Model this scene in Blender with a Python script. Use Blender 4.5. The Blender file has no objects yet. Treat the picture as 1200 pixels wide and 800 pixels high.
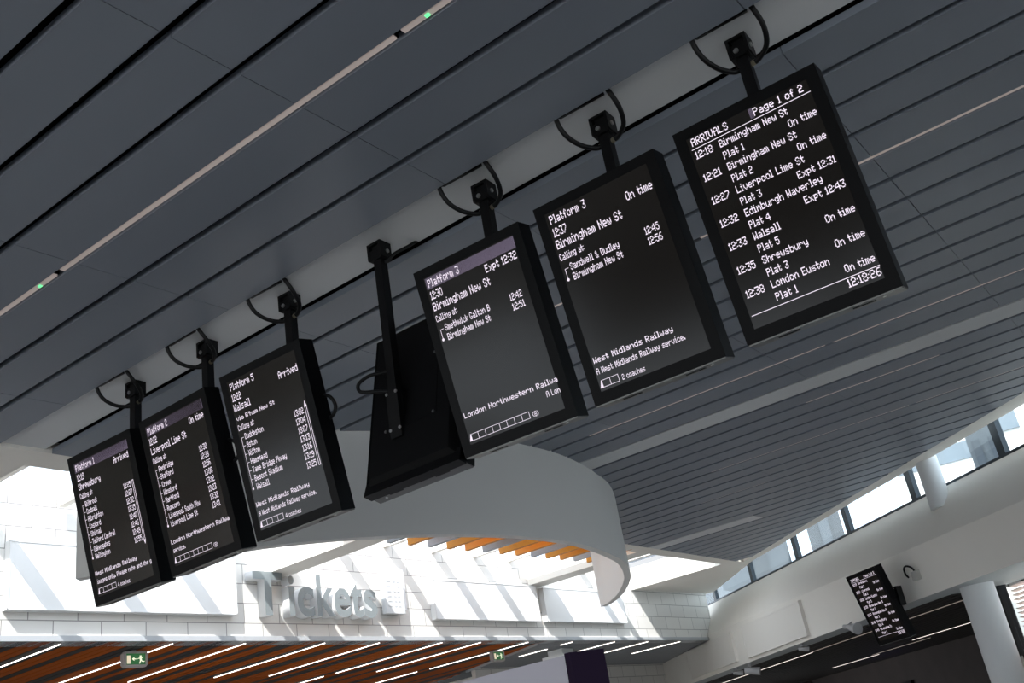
import bpy, math, random
from mathutils import Vector, Matrix
random.seed(3)
SC = bpy.context.scene
COL = SC.collection
PI = math.pi

# ------------------------------------------------------------------ camera
cam_d = bpy.data.cameras.new('camera')
cam_d.sensor_fit = 'HORIZONTAL'; cam_d.sensor_width = 36.0
cam_d.lens = 1186.393 / 1200 * 36.0
cam_d.clip_start = 0.05; cam_d.clip_end = 500
cam = bpy.data.objects.new('camera', cam_d); COL.objects.link(cam)
r0 = Vector((0.7895288, 0.5933382, -0.1568246))      # camera right
r1 = Vector((-0.3641656, 0.2472525, -0.8979141))     # camera down
r2 = Vector((-0.4939915, 0.7660392, 0.4112862))      # camera forward
cam.matrix_world = Matrix(((r0.x, -r1.x, -r2.x, 0), (r0.y, -r1.y, -r2.y, 0), (r0.z, -r1.z, -r2.z, 1.6), (0, 0, 0, 1)))
SC.camera = cam

# ------------------------------------------------------------------ world, sun, exposure
wd = bpy.data.worlds.new('world'); SC.world = wd; wd.use_nodes = True
bg = wd.node_tree.nodes['Background']
bg.inputs['Color'].default_value = (0.82, 0.91, 1.0, 1); bg.inputs['Strength'].default_value = 2.05
sd = bpy.data.lights.new('sun', 'SUN'); sd.energy = 7.0; sd.angle = math.radians(0.6); sd.color = (1.0, 0.96, 0.90)
sun = bpy.data.objects.new('sun', sd); COL.objects.link(sun)
sun.location = (12, -20, 40)
sun.rotation_euler = Vector((-1.0, 1.84, -2.3)).to_track_quat('-Z', 'Y').to_euler()
SC.view_settings.view_transform = 'Standard'; SC.view_settings.look = 'None'
SC.view_settings.gamma = 1.0; SC.view_settings.use_curve_mapping = False
SC.view_settings.exposure = 0.50

# ------------------------------------------------------------------ materials
def mat(name, col, rough=0.6, metal=0.0, spec=0.5, emit=None, emit_s=0.0, noise=0.0, nscale=8.0, bump=0.0):
    m = bpy.data.materials.new(name); m.use_nodes = True
    nt = m.node_tree; b = nt.nodes['Principled BSDF']
    b.inputs['Base Color'].default_value = (*col, 1); b.inputs['Roughness'].default_value = rough
    b.inputs['Metallic'].default_value = metal; b.inputs['Specular IOR Level'].default_value = spec
    if emit:
        b.inputs['Emission Color'].default_value = (*emit, 1); b.inputs['Emission Strength'].default_value = emit_s
    if noise or bump:
        tc = nt.nodes.new('ShaderNodeTexCoord'); n = nt.nodes.new('ShaderNodeTexNoise')
        n.inputs['Scale'].default_value = nscale; n.inputs['Detail'].default_value = 4
        nt.links.new(tc.outputs['Object'], n.inputs['Vector'])
        if noise:
            mx = nt.nodes.new('ShaderNodeMix'); mx.data_type = 'RGBA'
            mx.inputs['A'].default_value = (*[c * (1 - noise) for c in col], 1)
            mx.inputs['B'].default_value = (*[min(1, c * (1 + noise)) for c in col], 1)
            nt.links.new(n.outputs['Fac'], mx.inputs['Factor']); nt.links.new(mx.outputs['Result'], b.inputs['Base Color'])
        if bump:
            bp_ = nt.nodes.new('ShaderNodeBump'); bp_.inputs['Strength'].default_value = bump
            nt.links.new(n.outputs['Fac'], bp_.inputs['Height']); nt.links.new(bp_.outputs['Normal'], b.inputs['Normal'])
    return m

def tile_mat():
    m = bpy.data.materials.new('white_wall_tile'); m.use_nodes = True
    nt = m.node_tree; b = nt.nodes['Principled BSDF']
    tc = nt.nodes.new('ShaderNodeTexCoord'); sp = nt.nodes.new('ShaderNodeSeparateXYZ'); cb = nt.nodes.new('ShaderNodeCombineXYZ')
    nt.links.new(tc.outputs['Object'], sp.inputs[0])
    sl = nt.nodes.new('ShaderNodeMath'); sl.operation = 'MULTIPLY_ADD'; sl.inputs[1].default_value = -0.0145
    nt.links.new(sp.outputs['Y'], sl.inputs[0]); nt.links.new(sp.outputs['Z'], sl.inputs[2])
    nt.links.new(sp.outputs['Y'], cb.inputs['X']); nt.links.new(sl.outputs[0], cb.inputs['Y'])
    br = nt.nodes.new('ShaderNodeTexBrick')
    br.inputs['Color1'].default_value = (0.74, 0.725, 0.69, 1); br.inputs['Color2'].default_value = (0.68, 0.665, 0.635, 1)
    br.inputs['Mortar'].default_value = (0.26, 0.25, 0.24, 1)
    br.inputs['Scale'].default_value = 1.0; br.inputs['Mortar Size'].default_value = 0.006
    br.inputs['Brick Width'].default_value = 0.58; br.inputs['Row Height'].default_value = 0.26
    br.inputs['Mortar Smooth'].default_value = 0.2
    nt.links.new(cb.outputs[0], br.inputs['Vector'])
    nt.links.new(br.outputs['Color'], b.inputs['Base Color'])
    b.inputs['Roughness'].default_value = 0.35
    return m

def glass_mat(name, tint=(0.9, 0.95, 0.97), refl=0.06):
    m = bpy.data.materials.new(name); m.use_nodes = True
    nt = m.node_tree; nt.nodes.remove(nt.nodes['Principled BSDF'])
    t = nt.nodes.new('ShaderNodeBsdfTransparent'); t.inputs[0].default_value = (*tint, 1)
    g = nt.nodes.new('ShaderNodeBsdfGlossy'); g.inputs['Roughness'].default_value = 0.02
    mx = nt.nodes.new('ShaderNodeMixShader'); mx.inputs[0].default_value = refl
    nt.links.new(t.outputs[0], mx.inputs[1]); nt.links.new(g.outputs[0], mx.inputs[2])
    nt.links.new(mx.outputs[0], nt.nodes['Material Output'].inputs[0])
    return m

M = dict(
    slat=mat('slate_grey_slat', (0.185, 0.208, 0.250), 0.40, noise=0.05, nscale=0.7),
    void=mat('dark_void_sheet', (0.004, 0.004, 0.005), 0.9, spec=0.1),  # near-black sheet painted for the unlit space above the slats
    plaster=mat('white_plaster', (0.83, 0.80, 0.745), 0.75, noise=0.02, nscale=3),
    beam=mat('pale_beam', (0.60, 0.615, 0.63), 0.55),
    skirt=mat('white_bulkhead', (0.68, 0.675, 0.66), 0.6),
    tile=tile_mat(),
    panel=mat('white_panel', (0.76, 0.765, 0.76), 0.4),
    letter=mat('brushed_letter', (0.24, 0.275, 0.285), 0.5, metal=0.15, noise=0.06, nscale=20),
    letter_side=mat('letter_return', (0.80, 0.81, 0.82), 0.4),  # pale tone paints the sunlit look of the letter sides
    black=mat('black_metal', (0.0035, 0.0035, 0.004), 0.45, spec=0.2),
    bezel=mat('black_bezel', (0.002, 0.002, 0.0025), 0.40, spec=0.10),
    lcd=mat('display_glass', (0.003, 0.0027, 0.0024), 0.17, spec=0.26, emit=(1, 0.80, 0.64), emit_s=0.003),
    under=mat('grey_metal', (0.16, 0.16, 0.155), 0.4, metal=0.6),
    bolt=mat('steel_bolt', (0.55, 0.55, 0.55), 0.3, metal=1.0),
    brass=mat('brass_gland', (0.30, 0.27, 0.2), 0.4, metal=0.8),
    text=mat('display_text', (0.3, 0.28, 0.32), 0.5, emit=(0.95, 0.83, 0.96), emit_s=0.62),
    bar=mat('display_header_bar', (0.05, 0.04, 0.06), 0.4, emit=(0.72, 0.56, 0.86), emit_s=0.10),
    orange=mat('orange_fin', (0.66, 0.25, 0.012), 0.5),
    greyfin=mat('grey_fin', (0.36, 0.38, 0.42), 0.45),
    lamp_off_glow=mat('light_diffuser', (0.62, 0.55, 0.52), 0.6, emit=(1.0, 0.82, 0.76), emit_s=0.12),  # unlit diffuser with a weak glow added for brightness
    lamp_on=mat('light_lens', (0.8, 0.8, 0.8), 0.6, emit=(1.0, 0.93, 0.86), emit_s=2.6),
    lamp_mid=mat('half_bright_lens', (0.7, 0.65, 0.6), 0.6, emit=(1.0, 0.88, 0.8), emit_s=0.9),
    lamp_warm=mat('dim_light_lens', (0.5, 0.42, 0.38), 0.6, emit=(1.0, 0.8, 0.7), emit_s=0.15),
    led=mat('green_led', (0.1, 0.5, 0.2), 0.5, emit=(0.15, 1.0, 0.35), emit_s=0.9),
    wood=mat('orange_wood_slat', (0.33, 0.075, 0.005), 0.75, spec=0.1, noise=0.12, nscale=3),
    wood2=mat('charcoal_slat', (0.04, 0.038, 0.039), 0.7, spec=0.15),
    greyslat=mat('mid_grey_slat', (0.20, 0.21, 0.225), 0.55),
    darkslat=mat('dark_brown_slat', (0.045, 0.040, 0.037), 0.7, spec=0.2),
    darkwall=mat('dark_hall_wall', (0.062, 0.048, 0.044), 0.8, noise=0.3, nscale=2),
    mullion=mat('slate_blue_frame', (0.022, 0.035, 0.05), 0.45),
    glass=glass_mat('window_glass'),
    skyglass=glass_mat('skylight_glass', (0.97, 0.98, 1.0), 0.03),
    floor=mat('pale_floor', (0.54, 0.53, 0.51), 0.5, noise=0.06, nscale=2),
    roof=mat('roof_deck', (0.25, 0.25, 0.25), 0.9),
    board=mat('mauve_white_board', (0.60, 0.57, 0.64), 0.45),
    purple=mat('purple_edge', (0.020, 0.009, 0.030), 0.6, spec=0.12),
    column=mat('white_column', (0.66, 0.68, 0.69), 0.45),
    horn=mat('grey_plastic', (0.42, 0.42, 0.43), 0.5),
    cablebox=mat('beige_box', (0.50, 0.49, 0.46), 0.6),
    exitbody=mat('exit_sign_body', (0.42, 0.39, 0.38), 0.5),
    exitgreen=mat('exit_sign_green', (0.02, 0.10, 0.035), 0.4, emit=(0.05, 0.25, 0.08), emit_s=0.25),
    exitwhite=mat('exit_sign_white', (0.6, 0.62, 0.5), 0.5, emit=(0.85, 0.9, 0.65), emit_s=0.6),
    exitcream=mat('exit_sign_cream', (0.6, 0.5, 0.4), 0.5, emit=(0.9, 0.75, 0.55), emit_s=0.5),
    louvre=mat('pale_pink_louvre', (0.80, 0.62, 0.56), 0.6),
    redlamp=mat('red_bar', (0.3, 0.02, 0.01), 0.5, emit=(1.0, 0.08, 0.03), emit_s=0.25),
    bluescreen=mat('blue_screen', (0.02, 0.02, 0.08), 0.4, emit=(0.12, 0.06, 0.6), emit_s=0.6),
    bldg_grey=mat('blue_grey_cladding', (0.095, 0.108, 0.125), 0.7),
    bldg_grey2=mat('grey_cladding', (0.075, 0.083, 0.095), 0.7),
    bldg_grey3=mat('light_grey_cladding', (0.155, 0.17, 0.185), 0.7),
    bldg_white=mat('white_render', (0.75, 0.73, 0.70), 0.7),
    bldg_glass=mat('blue_glazing', (0.15, 0.18, 0.21), 0.3),
    flash=mat('grey_fascia', (0.42, 0.44, 0.46), 0.5),
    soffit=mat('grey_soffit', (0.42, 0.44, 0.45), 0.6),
    addedwall=mat('added_front_wall', (0.13, 0.12, 0.11), 0.8),
    timberwall=mat('timber_wall', (0.55, 0.22, 0.06), 0.5, noise=0.3, nscale=3),
)

# ------------------------------------------------------------------ mesh helpers
class MB:
    def __init__(s): s.v = []; s.f = []; s.mi = []
    def face(s, pts, mi=0):
        n = len(s.v); s.v += [tuple(p) for p in pts]; s.f.append(tuple(range(n, n + len(pts)))); s.mi.append(mi)
    def hexa(s, p, mi=0):           # p: 8 points, bottom ring then top ring
        n = len(s.v); s.v += [tuple(q) for q in p]
        for f in ((3, 2, 1, 0), (4, 5, 6, 7), (0, 1, 5, 4), (1, 2, 6, 5), (2, 3, 7, 6), (3, 0, 4, 7)):
            s.f.append(tuple(n + i for i in f)); s.mi.append(mi)
    def box(s, c, size, ax=None, mi=0):
        c = Vector(c); X, Y, Z = ax or (Vector((1, 0, 0)), Vector((0, 1, 0)), Vector((0, 0, 1)))
        a, b, d = [q / 2 for q in size]
        P = [c + X * i * a + Y * j * b + Z * k * d for k in (-1, 1) for (i, j) in ((-1, -1), (1, -1), (1, 1), (-1, 1))]
        s.hexa(P, mi)
    def frustum_box(s, c, size, top, ax, bev, mi=0):
        # box whose +Z face (along ax[2]) is inset by bev: a chamfered cover
        c = Vector(c); X, Y, Z = ax; a, b, d = [q / 2 for q in size]
        P = [c + X * i * a + Y * j * b - Z * d for (i, j) in ((-1, -1), (1, -1), (1, 1), (-1, 1))]
        P += [c + X * i * (a - bev) + Y * j * (b - bev) + Z * d for (i, j) in ((-1, -1), (1, -1), (1, 1), (-1, 1))]
        s.hexa(P, mi)
    def prism(s, poly, zlo, zhi, mi=0):   # poly in xy, zlo/zhi functions of (x, y); poly counter-clockwise
        n = len(s.v); k = len(poly)
        s.v += [(x, y, zlo(x, y)) for x, y in poly] + [(x, y, zhi(x, y)) for x, y in poly]
        s.f.append(tuple(n + i for i in reversed(range(k)))); s.f.append(tuple(n + k + i for i in range(k))); s.mi += [mi, mi]
        for i in range(k):
            j = (i + 1) % k; s.f.append((n + i, n + j, n + k + j, n + k + i)); s.mi.append(mi)
    def tube(s, pts, r, seg=10, mi=0, caps=True):
        pts = [Vector(p) for p in pts]; rings = []
        up = Vector((0.13, 0.31, 0.94)).normalized(); rr = r if isinstance(r, (list, tuple)) else [r] * len(pts)
        for i, p in enumerate(pts):
            t = (pts[min(i + 1, len(pts) - 1)] - pts[max(i - 1, 0)]).normalized()
            a = t.cross(up)
            if a.length < 1e-4: a = t.cross(Vector((1, 0, 0)))
            a.normalize(); b = t.cross(a); up = b.copy() if False else up
            n = len(s.v); rings.append(n)
            for k in range(seg):
                q = p + (a * math.cos(2 * PI * k / seg) + b * math.sin(2 * PI * k / seg)) * rr[i]; s.v.append(tuple(q))
        for i in range(len(rings) - 1):
            for k in range(seg):
                a, b = rings[i] + k, rings[i] + (k + 1) % seg; c, d = rings[i + 1] + (k + 1) % seg, rings[i + 1] + k
                s.f.append((a, b, c, d)); s.mi.append(mi)
        if caps:
            s.f.append(tuple(rings[0] + k for k in reversed(range(seg)))); s.f.append(tuple(rings[-1] + k for k in range(seg))); s.mi += [mi, mi]
    def build(s, name, mats, parent=None, origin=(0, 0, 0), smooth=False):
        me = bpy.data.meshes.new(name); ox, oy, oz = origin
        me.from_pydata([(x - ox, y - oy, z - oz) for x, y, z in s.v], [], s.f)
        for m in (mats if isinstance(mats, (list, tuple)) else [mats]): me.materials.append(m)
        me.polygons.foreach_set('material_index', s.mi)
        if smooth: me.polygons.foreach_set('use_smooth', [True] * len(s.f))
        me.validate(); me.update()
        o = bpy.data.objects.new(name, me); COL.objects.link(o)
        if parent: o.parent = parent
        o.location = origin
        return o

def tag(o, label, cat, group=None, kind=None):
    o['label'] = label; o['category'] = cat
    if group: o['group'] = group
    if kind: o['kind'] = kind
    return o
def empty(name, loc, rz=0.0):
    o = bpy.data.objects.new(name, None); COL.objects.link(o); o.location = loc; o.rotation_euler = (0, 0, rz)
    o.empty_display_size = 0.1; return o
def struct(o): o['kind'] = 'structure'; return o
def smooth_angle(o, deg=40):
    me = o.data; me.polygons.foreach_set('use_smooth', [True] * len(me.polygons))
    try: me.set_sharp_from_angle(angle=math.radians(deg))
    except Exception: pass
    return o
def spline(pts, n=8):
    out = []; P = [Vector(p) for p in pts]; P = [2 * P[0] - P[1]] + P + [2 * P[-1] - P[-2]]
    for i in range(1, len(P) - 2):
        for k in range(n):
            t = k / n; a, b, c, d = P[i - 1], P[i], P[i + 1], P[i + 2]
            out.append(0.5 * ((2 * b) + (c - a) * t + (2 * a - 5 * b + 4 * c - d) * t * t + (3 * b - a - 3 * c + d) * t ** 3))
    out.append(P[-2]); return out

# ------------------------------------------------------------------ key surfaces of the hall
def cz(y): return 4.6731 + 0.02916 * y                       # gently sloping main ceiling
def lz(y): return 3.926 + 0.0145 * y                         # lower ceiling behind the tiled wall
def wx(y): return -10.27 + 0.0349 * (y - 20)                 # tiled wall face
def wp(y, z, off=0.0): return Vector((wx(y) + off, y, z + 0.0145 * (y - 12)))   # z measured at y = 12
WD = Vector((0.0349, 1, 0.0145)).normalized(); WN = Vector((1, -0.0349, 0)).normalized(); WU = Vector((0, 0, 1))
RD = Vector((0.70711, -0.70711, 0)); RN = Vector((-0.70711, -0.70711, 0))       # right wall: direction, room normal
RP = Vector((-10.21, 21.75, 0)); VPt = Vector((-10.1, 22.45, 0))
def rp(s, z, off=0.0): return RP + RD * s + RN * off + Vector((0, 0, z))
def vp(s, z, off=0.0): return VPt + RD * s + RN * off + Vector((0, 0, z))
def r_crease(s): return 4.27 - 0.0365 * (s - 2.2)
def r_soffit(s): return 3.50 - 0.019 * s
def w_base(s): return 5.15 - 0.0385 * s
def border(y): return -7.46 - 0.034 * (y - 4.35)             # end of the slats
def slot(y): return -7.80 - 0.028 * (y - 4.34)               # edge of the skylight slot
def edge_x(y): return -7.65 + (19.03 - y) * (6.18 / 5.96)    # diagonal end of the slats on the right
ROOF = 5.66
def eo(y, d): return (edge_x(y) + d * 0.717, y + d * 0.694)

DRUM = [(-7.64, 4.72), (-7.05, 5.12), (-6.46, 5.60), (-6.10, 6.07), (-5.86, 6.52), (-5.65, 7.10), (-5.50, 7.75), (-5.44, 8.35),
        (-5.46, 9.0), (-5.56, 9.6), (-5.70, 10.15), (-5.93, 10.85), (-6.43, 11.82), (-7.08, 12.76), (-7.60, 13.36), (-7.93, 13.62)]
drum_c = [(p.x, p.y) for p in spline([(x, y, 0) for x, y in DRUM], 6)]
def drum_x(y):
    if y <= drum_c[0][1] or y >= drum_c[-1][1]: return -99
    for (xa, ya), (xb, yb) in zip(drum_c, drum_c[1:]):
        if ya <= y <= yb: return xa + (xb - xa) * (y - ya) / max(1e-6, yb - ya)
    return -99
def left_x(y): return max(border(y), drum_x(y) - 0.05)
def right_x(y): return min(9.0, edge_x(y))

# ------------------------------------------------------------------ ceiling: slats, backing, plaster
P_ = 0.3725; G_ = 0.054
rows = [(1.702 + P_ * k, 1.702 + P_ * (k + 1)) for k in range(-28, 6)]
rows += [(4.35 + P_ * k, 4.35 + P_ * (k + 1)) for k in range(14)]
rows += [(9.975 + P_ * k, 9.975 + P_ * (k + 1)) for k in range(14)]
rows += [(15.64 + P_ * k, 15.64 + P_ * (k + 1)) for k in range(10)]
beams = [(3.937, 4.35), (9.555, 9.975), (15.20, 15.64)]
mb = MB()
joints = [-0.92 - 1.86 * k for k in range(-5, 6)]
def strip(mb, y0, y1, z0, z1, mi, cuts=True, xa=-99, xb=99):
    ya, yb = y0, y1
    lx_ = lambda q: max(left_x(q), xa); rx_ = lambda q: min(right_x(q), xb)
    la, lb, ra, rb = lx_(ya), lx_(yb), rx_(ya), rx_(yb)
    n = 4
    ys = [ya + (yb - ya) * i / n for i in range(n + 1)]
    if min(ra, rb) - max(la, lb) < 0.02: return
    js = sorted(j for j in joints if max(la, lb) + 0.3 < j < min(ra, rb) - 0.3) if cuts else []
    xs = [None] + js + [None]
    for i in range(len(xs) - 1):
        def L(y): return lx_(y) if xs[i] is None else xs[i] + 0.002
        def R(y): return rx_(y) if xs[i + 1] is None else xs[i + 1] - 0.002
        if xs[i] is None and (drum_x(ya) > -90 or drum_x(yb) > -90): seq = ys
        else: seq = [ya, yb]
        poly = [(L(y), y) for y in reversed(seq)] + [(R(ya), ya), (R(yb), yb)]
        mb.prism(poly, lambda x, y: cz(y) + z0, lambda x, y: cz(y) + z1, mi)
for a, b in rows:
    strip(mb, a + G_ / 2, b - G_ / 2, 0.0, 0.045, 0)
    if abs(a - 3.937) > 1: pass
strip(mb, 15.20 + G_ / 2, 15.64 - G_ / 2, 0.0, 0.045, 0, xa=-5.9)
for a, b in rows + beams:
    strip(mb, a, b, 0.10, 0.13, 1, cuts=False)
ceiling = struct(mb.build('ceiling', [M['slat'], M['void']]))
for i, (a, b) in enumerate(beams):
    mb = MB(); strip(mb, a + (0.02 if i else 0.0), b - 0.035, 0.03 if i == 0 else 0.0, 0.10, 0, cuts=False, xb=-5.905 if i == 2 else 99)
    struct(mb.build('trim_%d' % (i + 1), M['beam']))
# plaster margins of the ceiling
mb = MB(); hi = lambda x, y: ROOF; lo = lambda x, y: cz(y)
mb.prism([(-10.95, -9), (border(-9), -9), (border(4.33), 4.33), (-10.95, 4.33)], lo, hi)
for a, b in ((4.33, 4.74), (13.58, 18.85)):
    mb.prism([(slot(a), a), (border(a), a), (border(b), b), (slot(b), b)], lo, hi)
mb.prism([(wx(18.85) - 0.2, 18.85), (border(18.85), 18.85), (edge_x(19.30), 19.30), eo(19.30, 0.20), (-10.05, 22.26), (-10.5, 22.26)], lo, hi)
mb.prism([eo(19.30, 0.0), eo(4.0, 0.0), eo(4.0, 0.55), eo(13.1, 0.36), eo(16.2, 0.25), eo(19.30, 0.20)], lo, hi)
struct(mb.build('ceiling.001', M['plaster']))
# roof deck with the skylight opening
mb = MB()
rf = lambda x, y: ROOF; rf1 = lambda x, y: ROOF + 0.1
for poly in ([(-11.5, -12), (14, -12), (14, -1.5), (8.17, 4.33), (-11.5, 4.33)], [(-5.2, 4.33), (8.17, 4.33), (-5.2, 17.7)],
             [(-11.5, 18.85), (-6.35, 18.85), (-10.1, 22.6), (-11.5, 22.6)], [(-7.7, 13.75), (-5.2, 13.75), (-5.2, 17.7), (-6.35, 18.85), (-7.7, 18.85)]):
    mb.prism(poly, rf, rf1)
struct(mb.build('ceiling.002', M['roof']))

# skylight: glazing and its bars, the two deep cross beams
mb = MB(); mb.box((-7.95, 11.59, ROOF + 0.10), (5.5, 14.5, 0.012)); sky = struct(mb.build('window_3', M['skyglass']))
for y in (5.33, 6.38, 7.45, 8.5, 10.62, 11.75, 12.85, 13.9, 14.87, 17.0, 17.62):
    mb = MB(); mb.box((-7.95, y, ROOF - 0.04), (5.4, 0.10, 0.18)); mb.build('glazing_bar', M['plaster'], sky)
for y, lab in ((9.55, 'white cross beam over the skylight slot, ending above the letter k of the Tickets sign'),
               (15.50, 'white cross beam over the skylight slot, right of the orange fins, behind the curved bulkhead')):
    mb = MB(); x0, x1 = wx(y), -6.0 if y < 12 else slot(y)
    mb.hexa([(x0, y - 0.2, cz(y)), (x1, y - 0.2, cz(y)), (x1, y + 0.2, cz(y)), (x0, y + 0.2, cz(y)),
             (x0, y - 0.2, cz(y) + 0.30), (x1, y - 0.2, cz(y) + 0.30), (x1, y + 0.2, cz(y) + 0.30), (x0, y + 0.2, cz(y) + 0.30)])
    tag(mb.build('skylight_beam', M['plaster'], origin=(x0, y, cz(y))), lab, 'beam')

# curved bulkhead (skirt) hanging from the ceiling round the skylight
mb = MB(); th = 0.09; outer = []; inner = []
for i, (x, y) in enumerate(drum_c):
    a = drum_c[max(i - 1, 0)]; b = drum_c[min(i + 1, len(drum_c) - 1)]
    t = Vector((b[0] - a[0], b[1] - a[1], 0)).normalized(); n = Vector((t.y, -t.x, 0))   # outward (+x)
    outer.append((x, y)); inner.append((x - n.x * th, y - n.y * th))
k = len(drum_c); n0 = 0
for (ox, oy), (ix, iy) in zip(outer, inner):
    mb.v += [(ox, oy, cz(oy) - 0.98), (ox, oy, ROOF), (ix, iy, ROOF), (ix, iy, cz(oy) - 0.98)]
for i in range(k - 1):
    a = 4 * i; b = 4 * (i + 1)
    for p, q in ((0, 1), (1, 2), (2, 3), (3, 0)):
        mb.f.append((a + p, b + p, b + q, a + q)); mb.mi.append(0)
mb.f += [(0, 1, 2, 3), (4 * (k - 1) + 3, 4 * (k - 1) + 2, 4 * (k - 1) + 1, 4 * (k - 1))]; mb.mi += [0, 0]
o = mb.build('curved_bulkhead', M['skirt'], origin=(-5.5, 8.6, cz(8.6) - 0.98)); smooth_angle(o, 35)
tag(o, 'large curved white bulkhead hanging below the slatted ceiling around the skylight', 'bulkhead')

# fins inside the skylight
ys_f = [10.36 + 0.4136 * i for i in range(12)]
seq = ['O', 'G', 'O', 'O', 'G', 'O', 'O', 'G', 'O', 'O', 'G', 'O']
ordn = ['first', 'second', 'third', 'fourth', 'fifth', 'sixth', 'seventh', 'eighth', 'ninth', 'tenth', 'eleventh', 'twelfth']
ys_all = [8.45, 8.9, 9.95] + ys_f; seq = ['G', 'O', 'G'] + seq  # leftmost fin is hidden, added to shade the one beside it
ordn += ['thirteenth', 'fourteenth', 'fifteenth']
for i, (y, c) in enumerate(zip(ys_all, seq)):
    xr = max(drum_x(min(y, 13.5)) - 0.12, -7.55) if y < 13.5 else slot(y) + 0.1
    z = cz(y); mb = MB(); t = 0.035
    mb.hexa([(-8.87, y - t, z), (xr, y - t, z), (xr, y + t, z), (-8.87, y + t, z),
             (-8.87, y - t, z + 0.62), (xr, y - t, z + 0.62), (xr, y + t, z + 0.62), (-8.87, y + t, z + 0.62)])
    o = mb.build('ceiling_fin', M['orange'] if c == 'O' else M['greyfin'], origin=(-8.87, y, z))
    j = len(ys_all) - 1 - i
    lab = '%s ceiling fin inside the curved skylight, %s' % ('orange' if c == 'O' else 'grey', ordn[j] + ' from the right')
    tag(o, lab, 'fin', 'orange and grey fins in the skylight')

# ------------------------------------------------------------------ tiled wall above the ticket office
mb = MB()
for a, b in ((-9.0, 22.1),):
    f = lambda y, z, off: wp(y, z, off)
    zb = lambda y: lz(y) + 0.06
    P = []
    for (y, off) in ((a, -0.25), (a, 0), (b, 0), (b, -0.25)):
        P.append(Vector((wx(y) + off, y, zb(y))))
    for (y, off) in ((a, -0.25), (a, 0), (b, 0), (b, -0.25)):
        P.append(Vector((wx(y) + off, y, ROOF)))
    mb.hexa([P[0], P[1], P[2], P[3], P[4], P[5], P[6], P[7]])
struct(mb.build('wall_back', M['tile']))
mb = MB(); a, b = -9.0, 21.9
mb.hexa([Vector((wx(y) + off, y, lz(y) + dz)) for dz in (0.0, 0.06) for (y, off) in ((a, -0.25), (a, 0.04), (b, 0.04), (b, -0.25))])
struct(mb.build('trim_4', M['flash']))

def wall_panel(y0, y1, z0, z1, lab):
    mb = MB(); d = 0.10
    P = [wp(y, z0, off) for (y, off) in ((y0, 0.002), (y0, d), (y1, d), (y1, 0.002))] + [wp(y, z1, off) for (y, off) in ((y0, 0.002), (y0, d), (y1, d), (y1, 0.002))]
    mb.hexa(P)
    root = empty('blank_panel', wp(y0, z0, 0)); o = mb.build('panel_body', M['panel'], root, origin=(0, 0, 0))
    o.data.transform(Matrix.Translation(-root.location))
    mb = MB()
    for (ya, yb, za, zb) in ((y0, y1, z0, z0 + 0.015), (y0, y1, z1 - 0.015, z1), (y0, y0 + 0.015, z0, z1), (y1 - 0.015, y1, z0, z1)):
        P = [wp(y, za, off) for (y, off) in ((ya, d - 0.005), (ya, d + 0.008), (yb, d + 0.008), (yb, d - 0.005))] + [wp(y, zb, off) for (y, off) in ((ya, d - 0.005), (ya, d + 0.008), (yb, d + 0.008), (yb, d - 0.005))]
        mb.hexa(P)
    o = mb.build('panel_rim', M['panel'], root); o.data.transform(Matrix.Translation(-root.location))
    tag(root, lab, 'sign panel', 'blank white panels on the tiled wall')
wall_panel(5.80, 8.80, 4.42, 5.18, 'wide blank white panel on the tiled wall left of the Tickets sign')
wall_panel(12.62, 15.38, 4.42, 5.05, 'blank white panel on the tiled wall, next to the right of the ticket emblem')
wall_panel(15.58, 18.28, 4.42, 5.03, 'blank white panel on the tiled wall, half behind the end of the curved bulkhead')

# Tickets sign: raised letters
sign = empty('tickets_sign', wp(9.14, 4.45, 0)); tag(sign, 'raised silver lettering reading Tickets on the sunlit tiled wall', 'sign')
dg = bpy.context.evaluated_depsgraph_get
cu = bpy.data.curves.new('letter', 'FONT'); cu.size = 1.0; cu.offset = 0.024; cu.extrude = 0.5; cu.bevel_depth = 0.0
tmp = bpy.data.objects.new('letter', cu); COL.objects.link(tmp)
LPOS = [(9.030, 0.50), (9.625, 0.105), (9.775, 0.30), (10.125, 0.335), (10.445, 0.32), (10.765, 0.245), (11.015, 0.275)]
adv = {'T': 0.575, 'i': 0.225, 'c': 0.445, 'k': 0.50, 'e': 0.50, 't': 0.36, 's': 0.36}
total = sum(adv[c] for c in 'Tickets'); span = 2.22; hx = span / total; hz = 0.56 / 0.70; curx = 0.0
for (ly, lw), ch in zip(LPOS, 'Tickets'):
    cu.body = ch; bpy.context.view_layer.update()
    ev = tmp.evaluated_get(dg()); me = bpy.data.meshes.new_from_object(ev)
    me.name = 'letter'; me.materials.clear(); me.materials.append(M['letter']); me.materials.append(M['letter_side'])
    vx0 = min(v.co.x for v in me.vertices); vx1 = max(v.co.x for v in me.vertices); hx = lw / (vx1 - vx0); y0 = ly - vx0 * hx
    for v in me.vertices:
        q = wp(y0 + v.co.x * hx, 4.43 + v.co.y * hz, 0.075 + (v.co.z) * 0.145) - Vector(sign.location)
        v.co = q
    me.update()
    for p in me.polygons: p.material_index = 0 if abs(p.normal.dot(WN)) > 0.9 else 1
    o = bpy.data.objects.new('letter', me); COL.objects.link(o); o.parent = sign
    curx += adv[ch]
bpy.data.objects.remove(tmp); bpy.data.curves.remove(cu)
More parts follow.
